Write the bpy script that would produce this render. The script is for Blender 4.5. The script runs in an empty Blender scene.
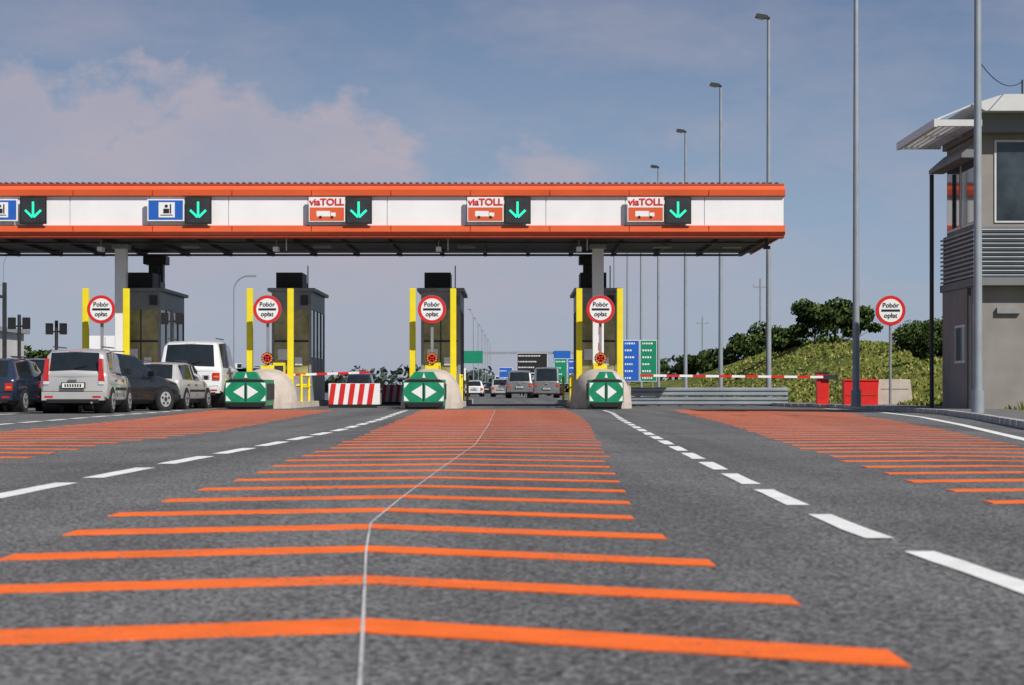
import bpy, bmesh, math, random
from mathutils import Vector, Matrix
R = random.Random(7)
sc = bpy.context.scene
sc.view_settings.view_transform = 'Standard'
sc.view_settings.look = 'None'
sc.view_settings.exposure = 0

# ------------------------------------------------------------ materials
def mat(name, col, rough=0.6, metal=0.0, var=0.15, scale=3.0, bump=0.0, bscale=40.0, spec=0.5, coat=0.0, emit=0.0):
    m = bpy.data.materials.new(name); m.use_nodes = True
    nt = m.node_tree; b = nt.nodes['Principled BSDF']
    b.inputs['Roughness'].default_value = rough
    b.inputs['Metallic'].default_value = metal
    b.inputs['Specular IOR Level'].default_value = spec
    b.inputs['Coat Weight'].default_value = coat
    b.inputs['Coat Roughness'].default_value = 0.05
    tc = nt.nodes.new('ShaderNodeTexCoord')
    n = nt.nodes.new('ShaderNodeTexNoise'); n.inputs['Scale'].default_value = scale
    n.inputs['Detail'].default_value = 3; n.inputs['Roughness'].default_value = 0.65
    nt.links.new(tc.outputs['Object'], n.inputs['Vector'])
    r = nt.nodes.new('ShaderNodeValToRGB')
    r.color_ramp.elements[0].position = 0.3; r.color_ramp.elements[1].position = 0.7
    r.color_ramp.elements[0].color = tuple(c*(1-var) for c in col)+(1,)
    r.color_ramp.elements[1].color = tuple(min(1, c*(1+var)) for c in col)+(1,)
    nt.links.new(n.outputs['Fac'], r.inputs['Fac'])
    nt.links.new(r.outputs['Color'], b.inputs['Base Color'])
    if emit > 0:
        nt.links.new(r.outputs['Color'], b.inputs['Emission Color'])
        b.inputs['Emission Strength'].default_value = emit
    if bump > 0:
        n2 = nt.nodes.new('ShaderNodeTexNoise'); n2.inputs['Scale'].default_value = bscale
        n2.inputs['Detail'].default_value = 2
        nt.links.new(tc.outputs['Object'], n2.inputs['Vector'])
        bp = nt.nodes.new('ShaderNodeBump'); bp.inputs['Strength'].default_value = bump
        bp.inputs['Distance'].default_value = 0.02
        nt.links.new(n2.outputs['Fac'], bp.inputs['Height'])
        nt.links.new(bp.outputs['Normal'], b.inputs['Normal'])
    return m

def ramp(nt, src, p0, c0, p1, c1):
    r = nt.nodes.new('ShaderNodeValToRGB')
    r.color_ramp.elements[0].position = p0; r.color_ramp.elements[1].position = p1
    r.color_ramp.elements[0].color = c0 if len(c0) == 4 else tuple(c0)+(1,)
    r.color_ramp.elements[1].color = c1 if len(c1) == 4 else tuple(c1)+(1,)
    nt.links.new(src, r.inputs['Fac']); return r.outputs['Color']

def mixc(nt, mode, fac, a, b):
    m = nt.nodes.new('ShaderNodeMix'); m.data_type = 'RGBA'; m.blend_type = mode
    if isinstance(fac, (int, float)): m.inputs[0].default_value = fac
    else: nt.links.new(fac, m.inputs[0])
    for i, v in ((6, a), (7, b)):
        if isinstance(v, tuple): m.inputs[i].default_value = v if len(v) == 4 else v+(1,)
        else: nt.links.new(v, m.inputs[i])
    return m.outputs[2]

def noise(nt, tc, scale, detail=4, rough=0.6, sc3=None):
    n = nt.nodes.new('ShaderNodeTexNoise'); n.inputs['Scale'].default_value = scale
    n.inputs['Detail'].default_value = detail; n.inputs['Roughness'].default_value = rough
    if sc3:
        mp = nt.nodes.new('ShaderNodeMapping'); mp.inputs['Scale'].default_value = sc3
        nt.links.new(tc.outputs['Object'], mp.inputs['Vector']); nt.links.new(mp.outputs['Vector'], n.inputs['Vector'])
    else: nt.links.new(tc.outputs['Object'], n.inputs['Vector'])
    return n.outputs['Fac']

def asphalt_color(nt, tc):
    grain = noise(nt, tc, 42, 3, 0.75)
    vor = nt.nodes.new('ShaderNodeTexVoronoi'); vor.inputs['Scale'].default_value = 75
    nt.links.new(tc.outputs['Object'], vor.inputs['Vector'])
    stones = nt.nodes.new('ShaderNodeSeparateColor'); nt.links.new(vor.outputs['Color'], stones.inputs[0])
    base = ramp(nt, stones.outputs[0], 0.0, (0.028, 0.029, 0.031), 1.0, (0.262, 0.260, 0.257))
    g = ramp(nt, grain, 0.35, (0.56, 0.56, 0.56), 0.66, (1.36, 1.35, 1.34))
    c = mixc(nt, 'MULTIPLY', 1.0, base, g)
    big = ramp(nt, noise(nt, tc, 0.45, 4, 0.65), 0.32, (0.78, 0.78, 0.79), 0.68, (1.12, 1.12, 1.11))
    c = mixc(nt, 'MULTIPLY', 1.0, c, big)
    tracks = ramp(nt, noise(nt, tc, 1.0, 3, 0.6, (1.1, 0.03, 1)), 0.35, (0.74, 0.74, 0.75), 0.6, (1.06, 1.06, 1.06))
    return mixc(nt, 'MULTIPLY', 1.0, c, tracks), grain, vor

def asphalt():
    m = bpy.data.materials.new('asphalt'); m.use_nodes = True; nt = m.node_tree
    b = nt.nodes['Principled BSDF']; b.inputs['Roughness'].default_value = 0.85
    b.inputs['Specular IOR Level'].default_value = 0.3
    tc = nt.nodes.new('ShaderNodeTexCoord')
    c, grain, vor = asphalt_color(nt, tc)
    nt.links.new(c, b.inputs['Base Color'])
    bp = nt.nodes.new('ShaderNodeBump'); bp.inputs['Strength'].default_value = 0.5; bp.inputs['Distance'].default_value = 0.006
    nt.links.new(vor.outputs['Distance'], bp.inputs['Height'])
    nt.links.new(bp.outputs['Normal'], b.inputs['Normal'])
    return m

def paint(name, col, wear=0.45):
    m = bpy.data.materials.new(name); m.use_nodes = True; nt = m.node_tree
    b = nt.nodes['Principled BSDF']; b.inputs['Roughness'].default_value = 0.8
    b.inputs['Specular IOR Level'].default_value = 0.12
    tc = nt.nodes.new('ShaderNodeTexCoord')
    a, grain, vor = asphalt_color(nt, tc)
    p = ramp(nt, noise(nt, tc, 5, 4, 0.7), 0.3, tuple(c*0.78 for c in col), 0.7, col)
    w1 = noise(nt, tc, 45, 3, 0.75)
    w2 = noise(nt, tc, 1.1, 3, 0.6)
    add = nt.nodes.new('ShaderNodeMath'); add.operation = 'MULTIPLY_ADD'
    nt.links.new(w2, add.inputs[0]); add.inputs[1].default_value = 0.45; nt.links.new(w1, add.inputs[2])
    f = ramp(nt, add.outputs[0], 0.85-wear*0.1, (0, 0, 0), 0.95-wear*0.1, (0.8, 0.8, 0.8))
    nt.links.new(mixc(nt, 'MIX', f, p, a), b.inputs['Base Color'])
    bp = nt.nodes.new('ShaderNodeBump'); bp.inputs['Strength'].default_value = 0.3; bp.inputs['Distance'].default_value = 0.005
    nt.links.new(vor.outputs['Distance'], bp.inputs['Height']); nt.links.new(bp.outputs['Normal'], b.inputs['Normal'])
    return m

def grass_mat():
    m = bpy.data.materials.new('grass'); m.use_nodes = True; nt = m.node_tree
    b = nt.nodes['Principled BSDF']; b.inputs['Roughness'].default_value = 0.9
    b.inputs['Specular IOR Level'].default_value = 0.1
    tc = nt.nodes.new('ShaderNodeTexCoord')
    c1 = ramp(nt, noise(nt, tc, 0.25, 5, 0.7), 0.38, (0.075, 0.115, 0.022), 0.62, (0.24, 0.235, 0.055))
    c2 = ramp(nt, noise(nt, tc, 4, 4, 0.75), 0.3, (0.6, 0.6, 0.55), 0.7, (1.3, 1.3, 1.2))
    nt.links.new(mixc(nt, 'MULTIPLY', 1.0, c1, c2), b.inputs['Base Color'])
    bp = nt.nodes.new('ShaderNodeBump'); bp.inputs['Strength'].default_value = 0.7; bp.inputs['Distance'].default_value = 0.08
    nt.links.new(noise(nt, tc, 9, 3, 0.7), bp.inputs['Height']); nt.links.new(bp.outputs['Normal'], b.inputs['Normal'])
    return m

M = {}
M['asphalt'] = asphalt()
M['orange_p'] = paint('orange_road_paint', (0.95, 0.175, 0.030), 0.35)
M['white_p'] = paint('white_road_paint', (0.84, 0.84, 0.82), 0.1)
M['seam'] = paint('joint_sealant', (0.60, 0.59, 0.59), 0.9)
M['grass'] = grass_mat()
M['conc'] = mat('concrete', (0.50, 0.44, 0.385), 0.85, var=0.18, scale=1.6, bump=0.12)
M['kerb'] = mat('kerb_concrete', (0.42, 0.41, 0.39), 0.85, var=0.25, scale=2.0, bump=0.3)
M['pave'] = mat('paving', (0.14, 0.138, 0.135), 0.9, var=0.3, scale=1.5, bump=0.3)
M['white'] = mat('white_panel', (0.85, 0.85, 0.86), 0.35, var=0.05, scale=0.6)
M['orange'] = mat('orange_cladding', (0.72, 0.115, 0.035), 0.4, var=0.1, scale=0.7)
M['orange_d'] = mat('orange_trim', (0.34, 0.035, 0.015), 0.5, var=0.2)
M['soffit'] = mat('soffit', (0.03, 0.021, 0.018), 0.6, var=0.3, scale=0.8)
M['roofm'] = mat('roof_sheet', (0.10, 0.11, 0.12), 0.5, metal=0.4, var=0.2)
M['yellow'] = mat('yellow_paint', (0.88, 0.72, 0.015), 0.45, var=0.08, scale=2)
M['dark'] = mat('dark_metal', (0.03, 0.032, 0.036), 0.5, var=0.3)
M['black'] = mat('black_plastic', (0.012, 0.012, 0.013), 0.55, var=0.2)
M['grey'] = mat('grey_metal', (0.26, 0.27, 0.28), 0.5, metal=0.1, var=0.15)
M['booth'] = mat('booth_cladding', (0.27, 0.28, 0.29), 0.45, metal=0.0, var=0.15)
M['galv'] = mat('galvanised_steel', (0.30, 0.34, 0.38), 0.5, metal=0.25, var=0.15, scale=1.0)
M['red'] = mat('red_paint', (0.66, 0.022, 0.018), 0.4, var=0.12)
M['signw'] = mat('sign_white', (0.84, 0.84, 0.84), 0.4, var=0.04)
M['green'] = mat('green_plastic', (0.010, 0.25, 0.12), 0.35, var=0.25)
M['blue'] = mat('sign_blue', (0.02, 0.12, 0.50), 0.35, var=0.08)
M['signg'] = mat('sign_green', (0.01, 0.24, 0.13), 0.35, var=0.08)
M['led'] = mat('led_green', (0.02, 0.85, 0.5), 0.5, var=0.05, emit=0.5)
M['glass'] = mat('tinted_glass', (0.015, 0.02, 0.022), 0.06, var=0.1, spec=0.8)
M['bglass'] = mat('booth_glass', (0.36, 0.32, 0.13), 0.15, var=0.5, scale=1.2, spec=0.8)  # olive reflection in the booth panes painted into the glass colour
M['wing'] = mat('office_glass', (0.035, 0.048, 0.056), 0.05, var=0.7, scale=0.9, spec=0.6)
M['wall'] = mat('render_wall', (0.25, 0.235, 0.22), 0.85, var=0.16, scale=0.7, bump=0.1)
M['wall2'] = mat('grey_cladding', (0.17, 0.18, 0.19), 0.7, var=0.12, scale=0.9)
M['swall'] = mat('light_wall', (0.45, 0.45, 0.44), 0.8, var=0.12, scale=0.6)
M['frame'] = mat('window_frame', (0.60, 0.61, 0.62), 0.4, var=0.05)
M['tyre'] = mat('tyre_rubber', (0.018, 0.018, 0.018), 0.85, var=0.3, scale=8)
M['rim'] = mat('alloy_rim', (0.5, 0.51, 0.52), 0.3, metal=0.4, var=0.1)
M['tail'] = mat('tail_lamp', (0.55, 0.012, 0.012), 0.15, var=0.2, scale=9, coat=1)
M['amber'] = mat('amber_lens', (0.8, 0.18, 0.02), 0.2, var=0.15, coat=1)
M['plate'] = mat('number_plate', (0.75, 0.76, 0.72), 0.5, var=0.05)
M['skinbark'] = mat('bark', (0.07, 0.05, 0.035), 0.9, var=0.3, scale=6, bump=0.5)
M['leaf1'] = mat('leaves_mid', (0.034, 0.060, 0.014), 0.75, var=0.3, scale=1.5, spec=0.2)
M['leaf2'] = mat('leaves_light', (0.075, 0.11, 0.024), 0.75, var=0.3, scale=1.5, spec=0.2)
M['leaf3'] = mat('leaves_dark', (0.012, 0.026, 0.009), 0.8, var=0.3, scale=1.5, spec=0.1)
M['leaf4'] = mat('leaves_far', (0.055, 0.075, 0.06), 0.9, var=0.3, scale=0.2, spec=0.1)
M['blade1'] = mat('grass_blades', (0.13, 0.17, 0.033), 0.8, var=0.4, scale=0.6, spec=0.15)
M['blade2'] = mat('dry_grass_blades', (0.28, 0.25, 0.085), 0.8, var=0.3, scale=0.6, spec=0.15)

def carpaint(name, col, metal=0.1):
    return mat(name, col, 0.32, metal=metal, var=0.05, scale=1.5, coat=1.0)

# ------------------------------------------------------------ mesh builder
class MB:
    def __init__(s): s.bm = bmesh.new(); s.ms = []
    def mi(s, m):
        m = M[m] if isinstance(m, str) else m
        if m not in s.ms: s.ms.append(m)
        return s.ms.index(m)
    def face(s, pts, m):
        f = s.bm.faces.new([s.bm.verts.new(p) for p in pts]); f.material_index = s.mi(m); return f
    def box(s, x0, x1, y0, y1, z0, z1, m, T=None):
        i = s.mi(m)
        v = [Vector((x, y, z)) for z in (z0, z1) for y in (y0, y1) for x in (x0, x1)]
        if T: v = [T @ p for p in v]
        v = [s.bm.verts.new(p) for p in v]
        for q in ((0, 2, 3, 1), (4, 5, 7, 6), (0, 1, 5, 4), (2, 6, 7, 3), (0, 4, 6, 2), (1, 3, 7, 5)):
            f = s.bm.faces.new([v[k] for k in q]); f.material_index = i
    def cyl(s, p0, p1, r0, m, r1=None, seg=16, cap=True):
        i = s.mi(m); p0 = Vector(p0); p1 = Vector(p1); r1 = r0 if r1 is None else r1
        d = (p1-p0).normalized(); a = d.orthogonal().normalized(); b = d.cross(a)
        A = []; B = []
        for k in range(seg):
            t = 2*math.pi*k/seg; o = a*math.cos(t)+b*math.sin(t)
            A.append(s.bm.verts.new(p0+o*r0)); B.append(s.bm.verts.new(p1+o*r1))
        for k in range(seg):
            f = s.bm.faces.new([A[k], A[(k+1) % seg], B[(k+1) % seg], B[k]]); f.material_index = i
        if cap:
            f = s.bm.faces.new(A[::-1]); f.material_index = i
            f = s.bm.faces.new(B); f.material_index = i
    def prism(s, pts, a0, a1, m, axis='y'):
        i = s.mi(m)
        def P(u, v, a): return (u, a, v) if axis == 'y' else ((a, u, v) if axis == 'x' else (u, v, a))
        A = [s.bm.verts.new(P(u, v, a0)) for u, v in pts]; B = [s.bm.verts.new(P(u, v, a1)) for u, v in pts]
        n = len(pts)
        for k in range(n):
            f = s.bm.faces.new([A[k], A[(k+1) % n], B[(k+1) % n], B[k]]); f.material_index = i
        f = s.bm.faces.new(A[::-1]); f.material_index = i
        f = s.bm.faces.new(B); f.material_index = i
    def done(s, name, parent=None, loc=(0, 0, 0), rotz=0.0, bevel=0.0, smooth=False, normals=True):
        if normals: bmesh.ops.recalc_face_normals(s.bm, faces=s.bm.faces)
        me = bpy.data.meshes.new(name); s.bm.to_mesh(me); s.bm.free()
        for m in s.ms: me.materials.append(m)
        o = bpy.data.objects.new(name, me); sc.collection.objects.link(o)
        o.location = loc; o.rotation_euler[2] = rotz
        if parent: o.parent = parent
        if bevel > 0:
            b = o.modifiers.new('bevel', 'BEVEL'); b.width = bevel; b.segments = 2; b.limit_method = 'ANGLE'; b.angle_limit = math.radians(25)
        if smooth:
            for p in me.polygons: p.use_smooth = True
            e = o.modifiers.new('split', 'EDGE_SPLIT'); e.split_angle = math.radians(38)
        return o

def empty(name, loc=(0, 0, 0), rotz=0.0):
    e = bpy.data.objects.new(name, None); e.location = loc; e.rotation_euler[2] = rotz
    e.empty_display_size = 0.3; sc.collection.objects.link(e); return e

def text(body, size, loc, m, parent, name='lettering', sx=1.0, bold=0.012):
    c = bpy.data.curves.new(name, 'FONT'); c.body = body; c.size = size; c.align_x = 'CENTER'; c.align_y = 'CENTER'
    c.extrude = 0.003; c.materials.append(M[m]); c.offset = size*bold
    o = bpy.data.objects.new(name, c); o.location = loc; o.rotation_euler = (math.radians(90), 0, 0); o.scale = (sx, 1, 1)
    sc.collection.objects.link(o); o.parent = parent; return o

def interp(tab, y):
    if y <= tab[0][0]: return tab[0][1]
    for (a, va), (b, vb) in zip(tab, tab[1:]):
        if y <= b: return va+(vb-va)*(y-a)/(b-a)
    return tab[-1][1]
def sst(a, b, x):
    t = max(0, min(1, (x-a)/(b-a))); return t*t*(3-2*t)

# ------------------------------------------------------------ ground, road
kerbline = [(-12, 2.2), (0, 3.9), (10, 5.1), (28.6, 7.5), (40, 9.3), (48, 10.35), (56, 10.7), (64, 10.6), (74, 9.6), (90, 9.1), (140, 9.2), (420, 9.5)]
g = MB(); g.face([(-2500, -300, 0), (2500, -300, 0), (2500, 4000, 0), (-2500, 4000, 0)], 'grass'); g.done('ground', normals=False)
rd = MB()
pts = [(-70, -12, .004)]+[(x, y, .004) for y, x in kerbline]+[(-70, 420, .004)]
rd.face(pts, 'asphalt'); rd.done('road', normals=False)

kb = MB(); pv = MB()
for (y0, x0), (y1, x1) in zip(kerbline, kerbline[1:]):
    n = max(1, int((y1-y0)/1.0)) if y1 < 100 else 1
    for k in range(n):
        t0 = k/n; t1 = (k+1)/n-0.006
        ya, yb = y0+(y1-y0)*t0, y0+(y1-y0)*t1; xa, xb = x0+(x1-x0)*t0, x0+(x1-x0)*t1
        kb.prism([(xa, ya), (xb, yb), (xb+.15, yb), (xa+.15, ya)], 0.0, 0.125, 'kerb', 'z')
    pv.prism([(x0+.152, y0), (x1+.152, y1), (x1+2.0, y1), (x0+2.0, y0)], 0.0, 0.118, 'pave', 'z')
kb.done('kerb', bevel=0.012); pv.done('pavement')

def bank_h(x, y):
    u = x-(interp(kerbline, y)+2.0)
    z = 0.10
    z += 0.22*sst(0, 1.6, u)
    top = 1.9+1.5*sst(84, 122, y)-1.7*sst(122, 210, y)
    foot = 11.7+1.0*sst(70, 60, y)
    z += (top-.3)*sst(foot-.6, foot+6.8, x)*sst(57, 74, y)
    z += 0.08*math.sin(x*.9+y*.23)*sst(2, 6, u)+0.04*math.sin(x*2.3-y*.7)*sst(1, 4, u)
    return z
hb = MB(); bm = hb.bm; gi = hb.mi('grass')
ys = [-12+2*k for k in range(0, 120)]+[240+15*k for k in range(12)]
us = [0, .3, .6, 1, 1.5, 2, 2.6, 3.2, 4, 4.8, 5.6, 6.5, 7.5, 8.5, 10, 12, 15, 20, 30, 60, 120]
grid = []
for y in ys:
    xb = interp(kerbline, y)+2.0
    grid.append([bm.verts.new((xb+u, y, bank_h(xb+u, y))) for u in us])
for a, b in zip(grid, grid[1:]):
    for k in range(len(us)-1):
        f = bm.faces.new([a[k], a[k+1], b[k+1], b[k]]); f.material_index = gi; f.smooth = True
hb.done('grass_embankment', normals=False)

gt = MB(); b1 = gt.mi('blade1'); b2 = gt.mi('blade2')
for k in range(22000):
    y = 20+R.random()**1.3*130; x = interp(kerbline, y)+2.02+R.random()**1.2*10
    if 50.6 < y < 55.2 and x > 11.2: continue
    z = bank_h(x, y); h = R.uniform(.05, .14); w = R.uniform(.02, .06)*(1+.012*y); a = R.uniform(0, math.pi)
    if y < 50: h *= 1.9; w *= .7
    dx, dy = math.cos(a)*w, math.sin(a)*w; lx, ly = R.uniform(-.1, .1), R.uniform(-.1, .1)
    f = gt.bm.faces.new([gt.bm.verts.new((x-dx, y-dy, z-.02)), gt.bm.verts.new((x+dx, y+dy, z-.02)), gt.bm.verts.new((x+lx, y+ly, z+h))])
    f.material_index = b1 if R.random() < .65 else b2
gt.done('grass', normals=False)

# ------------------------------------------------------------ road markings
ZP = .0078
def stripes(name, left, apex, right, y0, y1, step, sl, sr, th=0.27):
    b = MB(); y = y0; z = ZP
    while y < y1:
        t = th*(1+R.uniform(-.08, .08))
        xl, xa, xr = interp(left, y), interp(apex, y), interp(right, y)
        xl += R.uniform(-.04, .04); xr += R.uniform(-.02, .05)
        n = 8
        def seg(xa_, ya_, xb_, yb_):
            E = [(xa_+(xb_-xa_)*j/n, ya_+(yb_-ya_)*j/n, t/2+R.uniform(-.006, .006)) for j in range(n+1)]
            for (px, py, ta), (qx, qy, tb) in zip(E, E[1:]):
                b.face([(px, py-ta, z), (qx, qy-tb, z), (qx, qy+tb, z), (px, py+ta, z)], 'orange_p')
                b.face([(px, py-ta, .0042), (qx, qy-tb, .0042), (qx, qy-tb, z), (px, py-ta, z)], 'orange_p')
        seg(xl, y-sl, xa, y); seg(xa, y, xr, y-sr)
        y += step
    return b.done(name, normals=False)
APX = [(2.5, -.2), (4, -.305), (5, -.373), (7.4, -.54), (8.9, -.63), (10.9, -.61), (15, -.54), (21.8, -.4), (34, -.4), (60, -.5)]
stripes('orange_road_marking',
    [(4, -1.75), (7.1, -1.8), (9.7, -1.9), (12, -1.84), (22, -1.9), (34, -2.1), (48, -2.4), (60, -2.7)],
    APX,
    [(5, .87), (6.2, .78), (7.4, .65), (8.7, .57), (11, .58), (15, .71), (20, .88), (30, 1.17), (44, 1.5), (60, 1.6)],
    5.05, 60, 1.22, .38, .62)
stripes('orange_road_marking',
    [(10, 2.45), (15, 2.7), (21.8, 3.0), (34, 3.7), (54, 4.5), (62, 4.9)],
    [(10, 3.4), (20, 4.0), (34, 5.3), (54, 6.8), (62, 7.1)],
    [(10, 4.1), (18.5, 4.9), (30, 6.4), (54, 8.9), (62, 9.1)],
    10.8, 60, 1.22, .2, .5)
stripes('orange_road_marking',
    [(14, -6.2), (28, -7.3), (40, -7.6), (60, -8.8)],
    [(14, -5.0), (28, -5.6), (60, -7.2)],
    [(14, -4.1), (22, -4.45), (28.6, -4.2), (40, -4.6), (60, -5.3)],
    16.6, 60, 1.22, .5, .2)

def dashed(name, line, y0, y1, dash, gap, w, m='white_p', z=ZP+.0004):
    b = MB(); y = y0
    while y < y1:
        ye = min(y+dash+R.uniform(-.06, .06), y1); n = max(1, int((ye-y)/.4))
        W = [w/2+R.uniform(-.004, .004)*(w > .05) for _ in range(n+1)]
        for j in range(n):
            ya, yb = y+(ye-y)*j/n, y+(ye-y)*(j+1)/n
            xa, xb = interp(line, ya), interp(line, yb)
            b.face([(xa-W[j], ya, z), (xa+W[j], ya, z), (xb+W[j+1], yb, z), (xb-W[j+1], yb, z)], m)
        y += dash+gap
    return b.done(name, normals=False)
RL = [(3, 1.62), (6, 1.54), (8.4, 1.46), (10, 1.47), (13.3, 1.52), (18.5, 1.64), (26.7, 1.84), (40, 2.2), (52, 2.6), (60, 2.7)]
dashed('white_lane_marking', RL, 3.4, 58, 1.6, .7, .115)
LL = [(8, -2.88), (12, -2.86), (17, -2.76), (22, -2.64), (30, -2.55), (40, -2.65), (54, -3.0), (60, -3.1)]
dashed('white_lane_marking', LL, 8.4, 58, 1.8, .75, .15)
dashed('white_edge_line', [(15, 4.9), (24, 6.15), (34, 7.65), (44, 9.0), (56, 10.1), (64, 10.0)], 15, 64, 60, 1, .16)
dashed('white_lane_marking', [(20, -8.2), (34, -8.8), (44, -9.2), (62, -9.7)], 26, 58, 1.8, .75, .18)
dashed('white_lane_marking', [(20, -12.2), (62, -12.4)], 30, 50, 1.8, .75, .16)
dashed('joint_seam', APX, 2.5, 60, 90, 1, .009, 'seam', ZP+.0009)

# ------------------------------------------------------------ islands, booths, attenuators
def ring_sign(parent, x, y, z, r=.45):
    b = MB()
    b.cyl((x, y, z), (x, y+.03, z), r, 'grey', seg=40)
    b.cyl((x, y-.006, z), (x, y-.001, z), r*.985, 'red', seg=40)
    b.cyl((x, y-.012, z), (x, y-.007, z), r*.77, 'signw', seg=40)
    b.box(x-r*.62, x+r*.62, y-.018, y-.013, z-r*.075, z+r*.075, 'black')
    b.done('sign_disc', parent)
    text('Pobór', r*.44, (x, y-.02, z+r*.34), 'black', parent)
    text('opłat', r*.44, (x, y-.02, z-r*.34), 'black', parent)

def loftnose(b, x, y0, y1, w, h, m, n=12, seg=20):
    prev = None; i = b.mi(m)
    for k in range(n+1):
        t = k/n; y = y0+(y1-y0)*t; s = 0.3+0.7*math.sin(t*math.pi/2)**.9
        hh = h*(0.35+.65*math.sin(t*math.pi/2)**.9); ring = []
        for j in range(seg+1):
            a = math.pi*j/seg
            ring.append(b.bm.verts.new((x+math.copysign(abs(math.cos(a))**.7, math.cos(a))*w/2*s, y, max(0, math.sin(a)*hh))))
        if prev:
            for j in range(seg):
                f = b.bm.faces.new([prev[j], prev[j+1], ring[j+1], ring[j]]); f.material_index = i
        else:
            f = b.bm.faces.new(ring); f.material_index = i
        prev = ring
    f = b.bm.faces.new(prev[::-1]); f.material_index = i

def attenuator(x, y, w):
    e = empty('crash_attenuator', (x, y, 0)); b = MB()
    hw = w/2
    b.box(-hw+.03, hw-.03, .1, 2.3, .12, .92, 'green')
    b.box(-hw-.01, hw+.01, .0, .1, .22, .84, 'green')
    b.prism([(-hw, .23), (-hw+.16, .08), (hw-.16, .08), (hw, .23)], .0, .12, 'black')
    b.prism([(-hw, .83), (-hw+.14, .93), (hw-.14, .93), (hw, .83)], .0, .12, 'black')
    b.prism([(-hw+.2, .935), (-hw+.34, 1.16), (hw-.34, 1.16), (hw-.2, .935)], .02, .5, 'green')
    b.prism([(0-.05, .97), (.05, .97), (0, 1.13)], -.0, .015, 'signw')
    for s in (-1, 1):
        b.prism([(s*.05, .33), (s*.05, .75), (s*(hw*.62), .54)], -.012, -.002, 'signw')
        b.prism([(s*(hw-.02), .26), (s*(hw-.02), .44), (s*(hw*.72), .26)], -.012, -.002, 'signw')
        b.prism([(s*(hw-.02), .82), (s*(hw-.02), .64), (s*(hw*.72), .82)], -.012, -.002, 'signw')
        for q in range(5):
            b.box(s*(hw-.02)-.02, s*(hw-.02)+.02, .25+q*.42, .5+q*.42, .3, .8, 'dark')
    b.box(-.018, .018, -.014, -.003, .26, .82, 'black')
    b.box(-hw+.05, hw-.05, .05, 2.3, .0, .12, 'black')
    b.done('body', e, bevel=.012)

def island(x):
    e = empty('toll_island', (x, 0, 0)); b = MB()
    pts = [(-.95, 65)]+[(math.cos(math.pi+math.pi*k/10)*.95, 65+math.sin(math.pi+math.pi*k/10)*1.0) for k in range(1, 10)]+[(.95, 65), (.95, 88), (-.95, 88)]
    b.prism(pts, 0, .2, 'conc', 'z')
    loftnose(b, 0, 63.4, 66.1, 2.05, 1.3, 'conc')
    b.box(-.75, .75, 66.15, 68.2, .2, .95, 'conc')
    b.done('concrete_plinth', e, smooth=True)
    y = MB()
    for s in (-1, 1):
        y.box(s*.68-.1, s*.68+.1, 66.9, 67.1, .2, 4.0, 'yellow')
        y.box(s*.68-.14, s*.68+.14, 66.86, 67.14, .2, .26, 'yellow')
    for yy in (68.8, 71.3, 81):
        for s in (-1, 1):
            y.cyl((s*.85, yy, .2), (s*.85, yy, 1.15), .05, 'yellow')
    for s in (-1, 1):
        y.cyl((s*.85, 68.8, 1.1), (s*.85, 71.3, 1.1), .045, 'yellow'); y.cyl((s*.85, 68.8, .7), (s*.85, 71.3, .7), .035, 'yellow')
    y.done('yellow_guard_posts', e, bevel=.01)
    s = MB()
    s.box(-.045, .045, 66.3, 66.39, .9, 3.35, 'grey')
    s.box(-.22, .22, 66.22, 66.3, 1.25, 1.42, 'yellow')
    s.cyl((0, 66.2, 1.65), (0, 66.29, 1.65), .2, 'black', seg=24)
    for k in range(12):
        a = 2*math.pi*k/12
        s.cyl((.15*math.cos(a), 66.15, 1.65+.15*math.sin(a)), (.15*math.cos(a), 66.2, 1.65+.15*math.sin(a)), .035, 'amber', seg=8)
    for a in (45, 135):
        T = Matrix.Translation((0, 66.17, 1.65)) @ Matrix.Rotation(math.radians(a), 4, 'Y')
        s.box(-.1, .1, -.02, .02, -.025, .025, 'red', T)
    s.done('lane_signal', e)
    ring_sign(e, 0, 66.2, 3.27, .47)

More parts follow.
